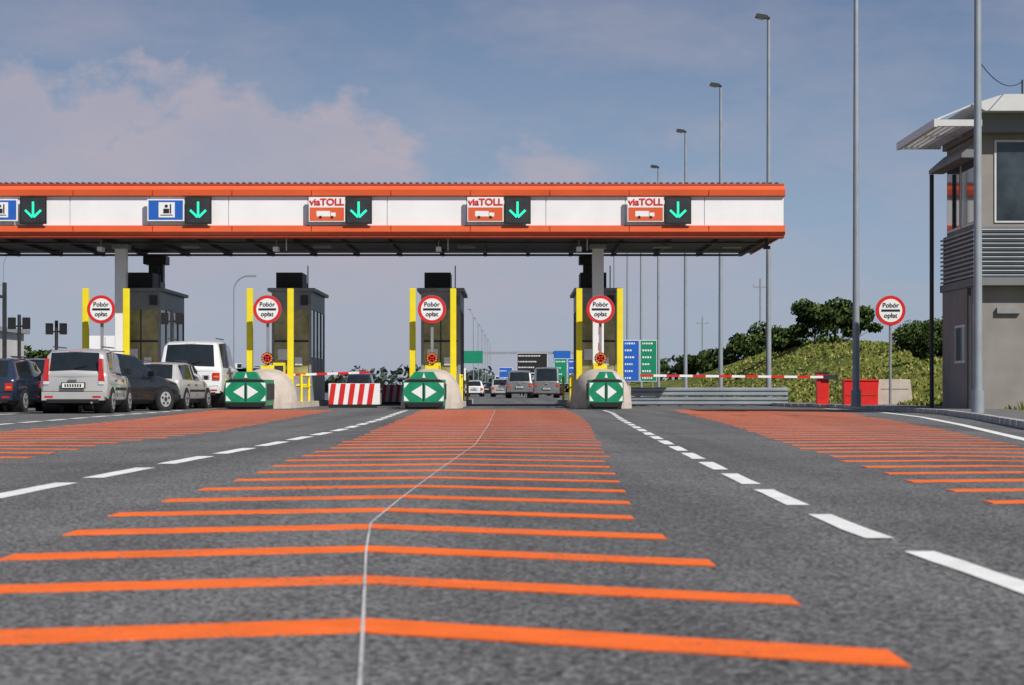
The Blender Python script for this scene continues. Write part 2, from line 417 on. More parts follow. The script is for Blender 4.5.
def booth(x):
    e = empty('toll_booth', (x, 73, .2)); b = MB()
    W = .72; L = 5.3
    b.box(-W, W, 0, L, 0, 1.0, 'booth'); b.box(-W, W, 0, L, 3.35, 4.0, 'booth')
    for xx in (-W, W-.09):
        for yy in (0, 1.3, 2.6, 3.9, L-.1): b.box(xx, xx+.09, yy, yy+.1, 1.0, 3.35, 'booth')
    b.box(-W+.02, W-.02, .03, .06, 1.0, 3.35, 'bglass')
    b.box(-W+.02, W-.02, L-.06, L-.03, 1.0, 3.35, 'glass')
    b.box(-.02, .02, 0, .05, 1.0, 3.35, 'dark')
    b.box(-W+.09, W-.09, 0.0, .05, 2.15, 2.22, 'dark')
    for s in (-1, 1):
        b.box(s*(W-.04)-.01, s*(W-.04)+.01, .1, L-.1, 1.6, 3.35, 'glass'); b.box(s*(W-.035)-.012, s*(W-.035)+.012, .1, L-.1, 1.0, 1.6, 'booth')
    b.box(-W-.14, W+.14, -.16, L+.16, 4.0, 4.12, 'grey')
    b.box(-.62, .34, .5, 2.2, 4.12, 4.72, 'black'); b.box(-.5, .2, 3, 4, 4.12, 4.5, 'grey')
    for k in range(6): b.box(-.6, .32, .485, .5, 4.18+k*.075, 4.2+k*.075, 'dark')
    b.cyl((.5, 1, 4.12), (.5, 1, 5.0), .02, 'dark')
    b.box(.35, .6, -.2, -.02, 3.5, 3.85, 'dark')
    b.box(-W, W, -.03, -.002, .55, .62, 'yellow')
    b.box(-.5, -.1, -.02, -.003, 1.5, 1.9, 'signw'); b.box(.12, .4, -.02, -.003, 1.3, 1.6, 'signw')
    b.box(-.55, .55, .5, 1.1, .95, 1.05, 'grey'); b.box(-.2, .25, .6, .7, 1.05, 1.5, 'black')
    b.done('cabin', e, bevel=.01)
    m = MB()
    m.box(-.3, .1, -3.2, -2.8, 0, 1.35, 'yellow'); m.box(-.27, .07, -3.22, -3.2, .8, 1.25, 'dark')
    m.done('ticket_machine', e, bevel=.02)

IS = [-20.9, -13.6, -8.1, -2.65, 2.93]
for x in IS:
    island(x)
    booth(x+.05 if x < 0 else x+.2)
    attenuator(x-.05 if x > -12 else x, 61.2, 1.25 if x < 0 else 1.05)

def boom(name, p, length, ang, side=1, n=10, rot=0):
    e = empty(name, p, rot); b = MB()
    b.box(-.2, .2, -.16, .16, 0, 1.05, 'red'); b.box(-.23, .23, -.19, .19, 1.05, 1.1, 'dark'); b.box(-.15, .15, -.165, -.16, .2, .8, 'dark' if side > 0 else 'red')
    b.done('cabinet', e, bevel=.015)
    a = MB(); T = Matrix.Translation((0, -.22, .92)) @ Matrix.Rotation(-ang if side > 0 else math.pi+ang, 4, 'Y')
    st = length/n
    for k in range(n): a.box(k*st, (k+1)*st, -.03, .03, -.04, .04, 'red' if k % 2 else 'signw', T)
    a.box(-.5, 0, -.04, .04, -.08, .08, 'dark', T)
    a.done('arm', e)
boom('boom_barrier', (10.55, 68.0, .118), 6.2, math.radians(0.5), -1, 14)
boom('boom_barrier', (2.98, 68.9, .2), 2.2, math.radians(89), 1, 8)
boom('boom_barrier', (-8.0, 70.6, .2), 3.0, math.radians(2), 1, 8)

# ------------------------------------------------------------ canopy
K = 1.121
e = empty('toll_canopy', (0, 69.5, -.07)); e.scale = (K, K, K); XR = 8.46; XL = -32
DP = 8.75
b = MB()
prof_top = [(0, 6.60), (-.08, 6.62), (-.10, 6.80), (.02, 6.93), (.3, 6.97), (.3, 6.6)]
b.prism(prof_top, XL, XR, 'orange', 'x')
prof_bot = [(.0, 5.70), (-.08, 5.68), (-.10, 5.50), (.0, 5.40), (.3, 5.38), (.3, 5.70)]
b.prism(prof_bot, XL, XR, 'orange', 'x')
b.prism([(-.002, 5.395), (.0, 5.33), (.35, 5.31), (.35, 5.375)], XL, XR-.02, 'orange_d', 'x')
b.prism([(.02, 6.94), (.03, 7.0), (.3, 7.02), (.3, 6.98)], XL, XR-.02, 'orange_d', 'x')
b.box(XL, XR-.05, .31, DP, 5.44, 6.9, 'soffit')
b.box(XR-.048, XR, .31, DP, 5.38, 5.70, 'orange'); b.box(XR-.048, XR, .31, DP, 6.6, 6.95, 'orange'); b.box(XR-.047, XR-.01, .31, DP, 5.705, 6.595, 'white')
b.box(XL, XR-.1, .32, DP-.1, 6.92, 7.03, 'roofm')
xx = XL+1.2
while xx < XR:
    b.box(xx-.006, xx+.006, -.108, -.09, 5.5, 5.68, 'orange_d'); b.box(xx-.006, xx+.006, -.108, -.09, 6.62, 6.79, 'orange_d'); xx += 2.46
b.done('fascia', e)
w = MB(); x = XR-.03
wid = 2.46
while x > XL:
    x0 = max(XL, x-wid); w.box(x0+.008, x-.008, .03+R.uniform(0, .004), .3, 5.706, 6.594, 'white'); x = x0
w.box(XL, XR-.04, .06, .29, 5.72, 6.58, 'grey')
w.done('white_panels', e)
c = MB()
x = XL
while x < XR-.25:
    c.box(x, x+.09, .2, DP-.1, 7.03, 7.06, 'roofm'); x += .2
for k in range(27):
    xx = XL+1+k*1.5
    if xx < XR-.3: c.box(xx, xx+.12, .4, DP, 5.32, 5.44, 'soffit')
c.box(XL, XR-.6, 1.6, 1.9, 5.26, 5.318, 'dark'); c.box(XL, XR-.6, 7.4, 7.7, 5.26, 5.318, 'dark')
c.done('roof_ribs', e)
k = MB()
for xx in (-27.8, -12.5, 2.75):
    k.box(xx-.18, xx+.18, 2.0-.18, 2.0+.18, 0.2, 5.25, 'white'); k.box(xx-.26, xx+.26, 1.7, 2.3, 5.1, 5.258, 'grey')
    k.box(xx-.25, xx+.25, 8.15, 8.6, .2, 5.3, 'dark'); k.box(xx-.4, xx+.4, 7.9, 8.7, 5.0, 5.3, 'dark')
k.done('columns', e, bevel=.02)
h = MB()
for xx in (-7.4, -2.3, 2.1, -12.9):
    h.cyl((xx, .8, 5.3), (xx, .8, 5.08), .025, 'grey'); h.box(xx-.08, xx+.08, .55, 1.0, 4.95, 5.08, 'signw')
for xx in (-10.5, -6.2, -1.5, 4.9, 7.2):
    h.box(xx-.3, xx+.3, 3.2, 3.7, 5.25, 5.315, 'grey')
h.cyl((XR-.5, .5, 5.3), (XR-.5, .5, 5.1), .05, 'dark'); h.box(XR-.6, XR-.4, .4, .6, 5.0, 5.1, 'dark')
for xx in (-7.05, -2.0, 2.35): h.box(xx-.015, xx+.015, .5, .53, 4.95, 5.35, 'frame')
h.done('cameras', e)
for xx in (-20, -14.8, -9.7, -4.74, .17, 5.13):
    a = MB(); a.box(xx-.41, xx+.41, -.19, -.13, 5.73, 6.57, 'black')
    a.box(xx-.37, xx+.37, -.195, -.191, 5.77, 6.53, 'dark')
    a.box(xx-.035, xx+.035, -.21, -.2, 5.98, 6.42, 'led')
    for s in (-1, 1):
        T = Matrix.Translation((xx, -.205, 5.92)) @ Matrix.Rotation(s*math.radians(-46), 4, 'Y')
        a.box(-.035, .035, -.006, .006, .02, .34, 'led', T)
    a.box(xx-.3, xx-.02, -.13, .03, 6.0, 6.1, 'dark')
    a.done('lane_arrow_sign', e)
for xx in (-21, -15.85, -10.7):
    a = MB(); a.box(xx-.57, xx+.57, -.19, -.13, 5.82, 6.50, 'signw'); a.box(xx-.53, xx+.53, -.196, -.191, 5.86, 6.46, 'blue')
    a.box(xx-.22, xx+.28, -.204, -.197, 5.93, 6.40, 'signw')
    a.cyl((xx+.02, -.212, 6.28), (xx+.02, -.205, 6.28), .05, 'black', seg=12); a.box(xx-.07, xx+.11, -.212, -.205, 6.06, 6.20, 'black'); a.box(xx-.16, xx+.22, -.21, -.205, 5.99, 6.015, 'black'); a.box(xx+.13, xx+.17, -.21, -.205, 6.05, 6.34, 'black')
    a.done('payment_sign', e)
for xx in (-5.72, -.82, 4.13):
    a = MB(); a.box(xx-.56, xx+.56, -.19, -.13, 5.80, 6.56, 'signw'); a.box(xx-.53, xx+.53, -.197, -.191, 5.83, 6.24, 'orange')
    a.box(xx-.32, xx+.1, -.203, -.198, 5.96, 6.13, 'signw'); a.box(xx+.12, xx+.27, -.203, -.198, 5.96, 6.08, 'signw')
    a.cyl((xx-.2, -.206, 5.94), (xx-.2, -.198, 5.94), .045, 'black', seg=10); a.cyl((xx+.16, -.206, 5.94), (xx+.16, -.198, 5.94), .045, 'black', seg=10)
    a.done('toll_sign', e)
    text('viaTOLL', .29, (xx, -.2, 6.40), 'red', e, sx=1.05, bold=.03)

# ------------------------------------------------------------ street lamps
def lamp(x, y, H=14.6, r=.11, z=.1):
    e = empty('street_lamp', (x, y, z)); b = MB()
    b.cyl((0, 0, 0), (0, 0, H), r, 'galv', r1=r*.55, seg=14)
    b.cyl((0, 0, 0), (0, 0, .5), r*1.35, 'galv', seg=14)
    b.cyl((0, 0, H-.02), (-.1, 0, H+.08), .035, 'galv', seg=8)
    b.prism([(-.52, H+.06), (-.46, H+.2), (-.08, H+.14), (.06, H+.02), (-.2, H-.0)], -.12, .12, 'dark')
    b.prism([(-.45, H+.035), (-.2, H-.005), (-.2, H-.03), (-.45, H+.01)], -.09, .09, 'frame')
    b.done('mast', e, smooth=True)
for x, y in ((10.2, 59.3), (9.75, 76), (9.7, 93), (9.5, 109.5), (9.3, 127), (9.3, 144), (9.3, 161), (9.2, 180)):
    lamp(x, y)
lamp(9.85, 42.3, r=.1)
def curved_lamp(x, y, H, flip=1, r=.035):
    e = empty('street_lamp', (x, y, 0)); b = MB(); pts = [(0, 0), (0, H*.88)]
    for k in range(1, 9):
        a = k/8*math.pi/2; pts.append((flip*.7*(1-math.cos(a)), H*.88+H*.12*math.sin(a)))
    for p, q in zip(pts, pts[1:]): b.cyl((p[0], 0, p[1]), (q[0], 0, q[1]), r, 'galv', seg=8)
    b.box(flip*.7-.1, flip*.7+.4, -.1, .1, H-.05, H+.04, 'grey'); b.done('mast', e)
curved_lamp(-13.9, 100, 6.3)
for k in range(6): curved_lamp(-5.2+k*.1, 270+k*32, 11.5, -1, .06)
for xx, yy in ((-30.5, 120), (-17.5, 150), (-42, 160)): curved_lamp(xx, yy, 9)

def flood_post(x, y, H):
    e = empty('floodlight_post', (x, y, 0)); b = MB()
    b.cyl((0, 0, 0), (0, 0, H), .06, 'dark', seg=10); b.cyl((-.25, 0, H-.4), (.25, 0, H-.4), .03, 'dark')
    for s in (-1, 1): b.box(s*.25-.11, s*.25+.11, -.15, .1, H-.5, H-.1, 'black')
    b.done('post', e)
flood_post(-17.0, 69, 3.2); flood_post(-16.4, 72, 3.1); flood_post(-11.9, 70, 3.4)
ee = empty('tall_post', (-17.0, 67, 0)); b = MB(); b.box(-.06, .06, -.06, .06, 0, 4.2, 'dark'); b.box(-.1, .1, -.1, .1, 0, .3, 'dark'); b.done('post', ee)

# ------------------------------------------------------------ signs / furniture right
e = empty('traffic_sign', (11.85, 62.6, .118)); b = MB(); b.cyl((0, .05, 0), (0, .05, 3.4), .045, 'grey', seg=10); b.box(-.2, .2, .0, .1, 0, .04, 'grey'); b.done('post', e)
ring_sign(e, 0, 0, 2.97, .47)
e = empty('utility_cabinet', (11.35, 65, .118)); b = MB()
b.box(-.55, .55, 0, .5, 0, .78, 'red'); b.box(-.58, .58, -.03, .53, .78, .83, 'red'); b.box(-.01, .01, -.006, 0, .05, .75, 'orange_d'); b.box(-.5, .5, -.012, -.002, .3, .34, 'orange_d'); b.done('cabinet', e, bevel=.015)
e = empty('concrete_block', (12.5, 65.3, .118)); b = MB(); b.prism([(-.6, 0), (-.52, .83), (.5, .83), (.6, 0)], 0, .5, 'conc'); b.box(-.45, .45, -.01, .01, .5, .54, 'grey'); b.done('block', e, bevel=.02)
e = empty('guard_rail', (0, 74, 0)); b = MB()
prof = [(0, .38), (-.07, .42), (-.07, .48), (0, .53), (-.07, .58), (-.07, .64), (0, .69), (.02, .69), (.02, .38)]
b.prism(prof, 4.4, 10.2, 'galv', 'x'); b.prism([(u+.03, v-.34) for u, v in prof], 4.4, 10.2, 'galv', 'x')
for k in range(8): b.box(4.6+k*.78, 4.72+k*.78, .02, .16, 0, .7, 'grey')
b.done('rail', e)
e = empty('concrete_barrier', (0, 0, 0)); b = MB()
for k in range(5):
    b.prism([(5.0, 0), (5.0, .2), (5.18, .8), (5.32, .8), (5.5, .2), (5.5, 0)], 90+k*6, 95.9+k*6, 'conc')
b.done('barrier', e)
def striped(x, y, n, st=.3, z0=.12, z1=.82):
    e = empty('striped_barrier', (x, y, 0)); b = MB()
    b.box(0, n*st, .0, .25, 0, z0, 'black'); b.box(0, n*st+.1, .02, .25, z0, z1, 'signw')
    for k in range(n): b.prism([(k*st, z0+.01), (k*st+st*.5, z0+.01), (k*st+st*.8, z1-.01), (k*st+st*.3, z1-.01)], .0, .018, 'red')
    b.done('barrier', e)
striped(-6.1, 66.5, 5, .32); striped(-5.35, 82, 4, .28); striped(-9.6, 88, 4)

def guide(x, y, z0, z1, wd, cols, name='road_sign', rows=3):
    e = empty(name, (x, y, 0)); b = MB(); n = len(cols); wv = wd/n
    for s in (.15, .85): b.cyl((wd*s, .1, 0), (wd*s, .1, z1), .07, 'grey', seg=8)
    for k, cl in enumerate(cols):
        b.box(k*wv, (k+1)*wv-.05, 0, .05, z0, z1, 'signw'); b.box(k*wv+.04, (k+1)*wv-.09, -.012, -.002, z0+.04, z1-.04, cl)
        for q in range(rows):
            zz = z0+(z1-z0)*(q+.5)/rows; L = R.uniform(.45, .8)*(wv-.3)
            xx = k*wv+.15
            while xx < k*wv+.15+L:
                l = R.uniform(.06, .14); b.box(xx, xx+l, -.02, -.013, zz-.06, zz+.06, 'signw'); xx += l+.06
    b.done('panel', e)
guide(7.75, 140, 1.2, 4.1, 2.45, ['blue', 'signg'], rows=6)
guide(.5, 200, 2.0, 4.3, 3.1, ['black'], 'variable_message_sign', 4)
guide(4.0, 190, 1.2, 3.6, 2.6, ['signg', 'blue'], rows=4)
guide(-7, 210, 1.6, 2.9, 2.2, ['signw'], rows=1)
guide(-1.5, 230, 1.6, 3.2, 1.6, ['blue'], rows=2)

e = empty('sign_gantry', (0, 240, 0)); b = MB()
for xx in (-9, 9): b.box(xx-.15, xx+.15, 0, .3, 0, 5.2, 'galv')
b.box(-9, 9, 0, .3, 4.9, 5.2, 'galv'); b.box(-6, -3.5, -.1, -.01, 3.8, 5.3, 'signg'); b.box(5, 7, -.1, -.01, 3.8, 5.3, 'blue'); b.done('frame', e)

# ------------------------------------------------------------ control building
e = empty('control_building', (11.75, 51.0, 0)); b = MB()
Wd = 9; Dp = 3.6
b.box(.0, Wd, .0, Dp, .1, 3.25, 'wall')
b.box(-.05, Wd, -.35, Dp+.1, 3.25, 3.45, 'wall2')
b.box(.02, Wd, -.28, Dp, 3.45, 4.75, 'wall2')
b.box(.1, Wd, -.2, Dp-.1, 4.75, 7.1, 'wall')
b.done('walls', e, bevel=.01)
l = MB()
for k in range(11):
    zz = 3.5+k*.115
    T = Matrix.Translation((0, -.33, zz)) @ Matrix.Rotation(math.radians(-30), 4, 'X')
    l.box(-.02, Wd, -.03, .03, -.01, .01, 'galv', T)
    l.box(-.06, .015, -.3, Dp, zz-.012, zz+.03, 'galv')
l.done('louvres', e)
f = MB()
for (a, c) in ((.5, 2.4), (2.7, 4.6), (4.9, 6.8)):
    f.box(a, c, -.23, -.205, 4.85, 6.95, 'frame'); f.box(a+.06, c-.06, -.245, -.232, 4.91, 6.89, 'wing')
    f.box(a+.85, a+.90, -.26, -.246, 4.91, 6.89, 'frame')
for (a, c) in ((.05, 1.6), (1.75, 3.35)):
    f.box(.075, .099, a, c, 4.85, 6.9, 'frame'); f.box(.06, .074, a+.07, c-.07, 4.92, 6.83, 'wing')
f.box(1.5, 2.5, -.03, -.002, .3, 2.5, 'frame'); f.box(1.57, 2.43, -.04, -.031, .35, 2.43, 'dark')
f.box(3.4, 5.0, -.03, -.002, 1.3, 2.5, 'frame'); f.box(3.47, 4.93, -.04, -.031, 1.37, 2.43, 'wing')
f.box(-.02, -.002, .8, 2.0, 1.3, 2.3, 'frame'); f.box(-.03, -.021, .87, 1.93, 1.37, 2.23, 'wing')
f.done('windows', e)
r = MB()
r.prism([(.1, 7.585), (-.25, 7.75), (.55, 8.0), (Wd, 8.04), (Wd, 7.585)], -1.0, Dp+.3, 'frame')
r.box(.0, Wd, -.6, Dp, 7.1, 7.58, 'wall2')
for yy in (-1.02, 1.2, Dp+.18): r.box(-1.12, .0, yy, yy+.1, 7.2, 7.36, 'frame')
r.box(-1.2, -1.12, -1.02, Dp+.28, 7.18, 7.38, 'frame')
for k in range(7):
    xx = -1.08+k*.155
    r.box(xx, xx+.045, -.915, Dp+.17, 7.21, 7.34, 'frame')
for yy in (-.9, Dp+.1): r.cyl((-1.1, yy, 7.38), (-.2, yy, 7.75), .025, 'frame', seg=6)
r.prism([(-.35, 6.6), (-.35, 6.5), (.05, 6.5), (.05, 6.95)], -.3, Dp+.1, 'wall2')
r.done('roof', e)
p = MB()
p.cyl((-.25, Dp+.2, .1), (-.25, Dp+.2, 6.5), .06, 'dark'); p.cyl((-.12, -.1, .1), (-.12, -.1, 3.2), .05, 'dark')
p.box(0.6, 1.2, -.1, -.003, 2.55, 2.7, 'grey')
p.cyl((1.9, 2.5, 7.7), (1.9, 2.5, 8.9), .025, 'dark', seg=6)
p.done('downpipes', e)
e = empty('overhead_cable', (0, 0, 0)); b = MB(); prev = None
A = Vector((9.85, 42.3, 7.6)); B_ = Vector((13.65, 53.5, 8.85))
for k in range(13):
    t = k/12; q = A.lerp(B_, t)+Vector((0, 0, -1.2*t*(1-t)))
    if prev: b.cyl(prev, q, .012, 'black', seg=5, cap=False)
    prev = q
b.done('cable', e)

e = empty('service_building', (-41.8, 110, 0)); b = MB()
b.box(0, 13, 0, 8, 0, 3.9, 'swall'); b.box(-.3, 13.3, -.3, 8.3, 3.9, 4.15, 'grey')
for k in range(4): b.box(1+k*3, 3+k*3, -.04, -.005, 1.6, 3.2, 'wing')
b.box(0, 13, -.03, -.004, 0, .6, 'grey')
b.done('walls', e)

# ------------------------------------------------------------ vegetation
def leaves(b, c, rad, n, size, mats, low=.2):
    ids = [b.mi(m) for m in mats]
    for _ in range(n):
        while True:
            p = Vector((R.uniform(-1, 1), R.uniform(-1, 1), R.uniform(-1, 1)))
            if low < p.length < 1: break
        q = Vector((c[0]+p.x*rad[0], c[1]+p.y*rad[1], c[2]+p.z*rad[2]))
        a = Vector((R.uniform(-1, 1), R.uniform(-1, 1), R.uniform(-1, 1))).normalized()
        t = a.orthogonal().normalized(); u = a.cross(t); s = size*R.uniform(.5, 1.2)
        f = b.bm.faces.new([b.bm.verts.new(q+t*s), b.bm.verts.new(q+u*s*.55), b.bm.verts.new(q-t*s), b.bm.verts.new(q-u*s*.55)])
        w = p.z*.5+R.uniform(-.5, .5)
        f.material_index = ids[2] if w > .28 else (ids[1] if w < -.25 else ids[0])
def tree(x, y, z, H, W, name='broadleaf_tree', n=3200, size=.16):
    e = empty(name, (x, y, z)); t = MB()
    t.cyl((0, 0, -.2), (.05, 0, H*.45), .05*H*.6, 'skinbark', r1=.025*H*.6, seg=9)
    lf = MB(); nb = 15
    for k in range(nb):
        a = k*2.4+R.uniform(-.4, .4); hz = R.uniform(.3, .88); rr = W*.5*R.uniform(.25, .75)*(1.15-abs(hz-.5))
        c = (math.cos(a)*rr, math.sin(a)*rr, H*hz)
        t.cyl((.03, 0, H*R.uniform(.2, .4)), c, .02*H*.4, 'skinbark', r1=.01, seg=6)
        s = R.uniform(.17, .3)
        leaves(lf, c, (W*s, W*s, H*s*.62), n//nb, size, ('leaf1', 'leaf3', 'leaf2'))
    t.done('trunk', e, smooth=True); lf.done('crown', e, normals=False)
def shrub(x, y, z, H, W):
    e = empty('shrub', (x, y, z)); lf = MB(); t = MB()
    for k in range(9):
        a = k*2.4; c = (math.cos(a)*W*.3*R.random(), math.sin(a)*W*.3, H*R.uniform(.3, .7))
        t.cyl((0, 0, -.1), c, .03, 'skinbark', r1=.01, seg=5)
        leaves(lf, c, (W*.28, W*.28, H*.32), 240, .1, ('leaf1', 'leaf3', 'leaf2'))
    t.done('stems', e); lf.done('foliage', e, normals=False)
for x, y, H, W in ((18.0, 119, 2.9, 2.9), (19.5, 121, 2.9, 2.8), (20.6, 119, 2.4, 2.4), (16.7, 124, 1.8, 2.2)):
    tree(x, y, bank_h(x, y)-.3, H, W)
for x, y, H, W in ((17.3, 84, 1.5, 1.5), (18.2, 86, 2.0, 1.8), (19.1, 85, 1.8, 2.0), (20.2, 86, 1.9, 2.0), (21.6, 88, 2.0, 2.2), (22.5, 112, 1.7, 2.4), (20.9, 104, 1.5, 2.2), (19.5, 98, 1.3, 1.8), (24, 116, 1.6, 2.4)):
    shrub(x, y, bank_h(x, y)-.1, H, W)
for x, y, H, W in ((28.5, 240, 6.9, 6), (31.5, 244, 7.6, 6), (25, 247, 4.6, 5), (36, 240, 6.0, 7), (22, 245, 3.8, 5), (17.5, 260, 3.8, 5), (41, 250, 6, 8), (-48, 200, 5.5, 7), (-56, 190, 6, 8)):
    tree(x, y, -.3 if x < 0 else bank_h(x, y)-.3, H, W, n=2400, size=.34)
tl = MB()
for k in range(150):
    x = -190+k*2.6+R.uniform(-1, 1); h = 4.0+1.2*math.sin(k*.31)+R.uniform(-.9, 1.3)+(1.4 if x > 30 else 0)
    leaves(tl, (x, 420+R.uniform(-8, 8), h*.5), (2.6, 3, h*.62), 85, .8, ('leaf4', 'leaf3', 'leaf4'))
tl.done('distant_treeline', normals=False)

for xx, yy, H in ((41, 330, 19), (40, 420, 16)):
    e = empty('power_pole', (xx, yy, 0)); b = MB(); b.cyl((0, 0, 0), (0, 0, H), .16, 'galv', seg=8); b.box(-1.2, 1.2, -.08, .08, H-1.5, H-1.35, 'grey')
    for s in (-1.1, 0, 1.1): b.cyl((s, 0, H-1.35), (s, 0, H-1.0), .06, 'grey', seg=6)
    b.done('mast', e)

# ------------------------------------------------------------ vehicles
KINDS = {
 'hatch': dict(L=3.6, r=.30, wh=(.62, 2.92), st=[
   (0.00, .30, .70, .90, .72, .94, .64, 'low'), (.05, .26, .76, .97, .78, 1.02, .67, 'rear'), (.22, .22, .78, .98, .79, 1.47, .65, 'pill'), (.50, .2, .79, .98, .79, 1.54, .66, 'glass'),
   (1.25, .2, .79, .95, .79, 1.57, .66, 'pill'), (1.34, .2, .79, .95, .79, 1.57, .66, 'glass'), (2.1, .2, .79, .92, .79, 1.52, .64, 'wind'), (2.78, .2, .79, .93, .78, .99, .66, 'hood'),
   (3.45, .22, .74, .80, .74, .86, .62, 'hood'), (3.6, .28, .68, .68, .69, .72, .58, None)]),
 'mpv': dict(L=4.2, r=.33, wh=(.75, 3.4), st=[
   (0.00, .30, .80, .90, .80, .94, .70, 'low'), (.06, .26, .85, .98, .86, 1.02, .72, 'rear'), (.38, .22, .87, 1.0, .87, 1.50, .66, 'pill'), (.62, .2, .87, 1.0, .87, 1.58, .68, 'glass'),
   (1.55, .2, .87, .98, .87, 1.64, .69, 'pill'), (1.65, .2, .87, .97, .87, 1.64, .69, 'glass'), (2.45, .2, .87, .95, .87, 1.58, .67, 'wind'), (3.25, .2, .86, .97, .85, 1.03, .72, 'hood'),
   (4.0, .22, .80, .80, .80, .86, .66, 'hood'), (4.2, .3, .72, .66, .73, .70, .6, None)]),
 'estate': dict(L=4.5, r=.31, wh=(.85, 3.6), st=[
   (0.00, .30, .76, .84, .77, .88, .68, 'low'), (.06, .26, .82, .90, .83, .94, .70, 'rear'), (.42, .2, .84, .92, .84, 1.38, .62, 'pill'), (.6, .2, .84, .92, .84, 1.43, .63, 'glass'),
   (1.8, .2, .84, .90, .84, 1.46, .64, 'pill'), (1.9, .2, .84, .90, .84, 1.46, .64, 'glass'), (2.7, .2, .84, .88, .84, 1.42, .62, 'wind'), (3.45, .2, .83, .88, .82, .94, .70, 'hood'),
   (4.3, .22, .77, .72, .77, .78, .64, 'hood'), (4.5, .3, .7, .6, .7, .64, .58, None)]),
 'suv': dict(L=4.7, r=.38, wh=(.85, 3.75), st=[
   (0.00, .42, .88, 1.10, .89, 1.14, .80, 'low'), (.05, .36, .93, 1.18, .93, 1.22, .82, 'rear'), (.24, .34, .95, 1.2, .95, 1.88, .76, 'pill'), (.5, .32, .95, 1.2, .95, 1.97, .77, 'glass'),
   (1.8, .32, .95, 1.18, .95, 2.02, .78, 'pill'), (1.92, .32, .95, 1.18, .95, 2.02, .78, 'glass'), (2.8, .32, .95, 1.17, .95, 1.96, .76, 'wind'), (3.35, .32, .94, 1.2, .94, 1.26, .84, 'hood'),
   (4.5, .34, .9, 1.08, .9, 1.14, .78, 'hood'), (4.7, .42, .84, .9, .84, .96, .7, None)]),
 'van': dict(L=5.0, r=.34, wh=(.9, 4.0), st=[
   (0.00, .32, .90, 1.15, .92, 1.2, .86, 'low'), (.04, .28, .93, 1.2, .95, 1.25, .86, 'rear'), (.14, .25, .95, 1.2, .96, 2.2, .84, 'pill'), (.4, .25, .96, 1.2, .96, 2.3, .85, 'pill'),
   (3.0, .25, .96, 1.2, .96, 2.3, .85, 'pill'), (3.1, .25, .96, 1.2, .96, 2.3, .85, 'glass'), (3.6, .25, .96, 1.18, .96, 2.2, .84, 'wind'), (4.4, .25, .94, 1.2, .93, 1.28, .84, 'hood'),
   (4.9, .28, .88, .92, .86, .98, .76, 'hood'), (5.0, .34, .8, .8, .8, .85, .7, None)]),
}
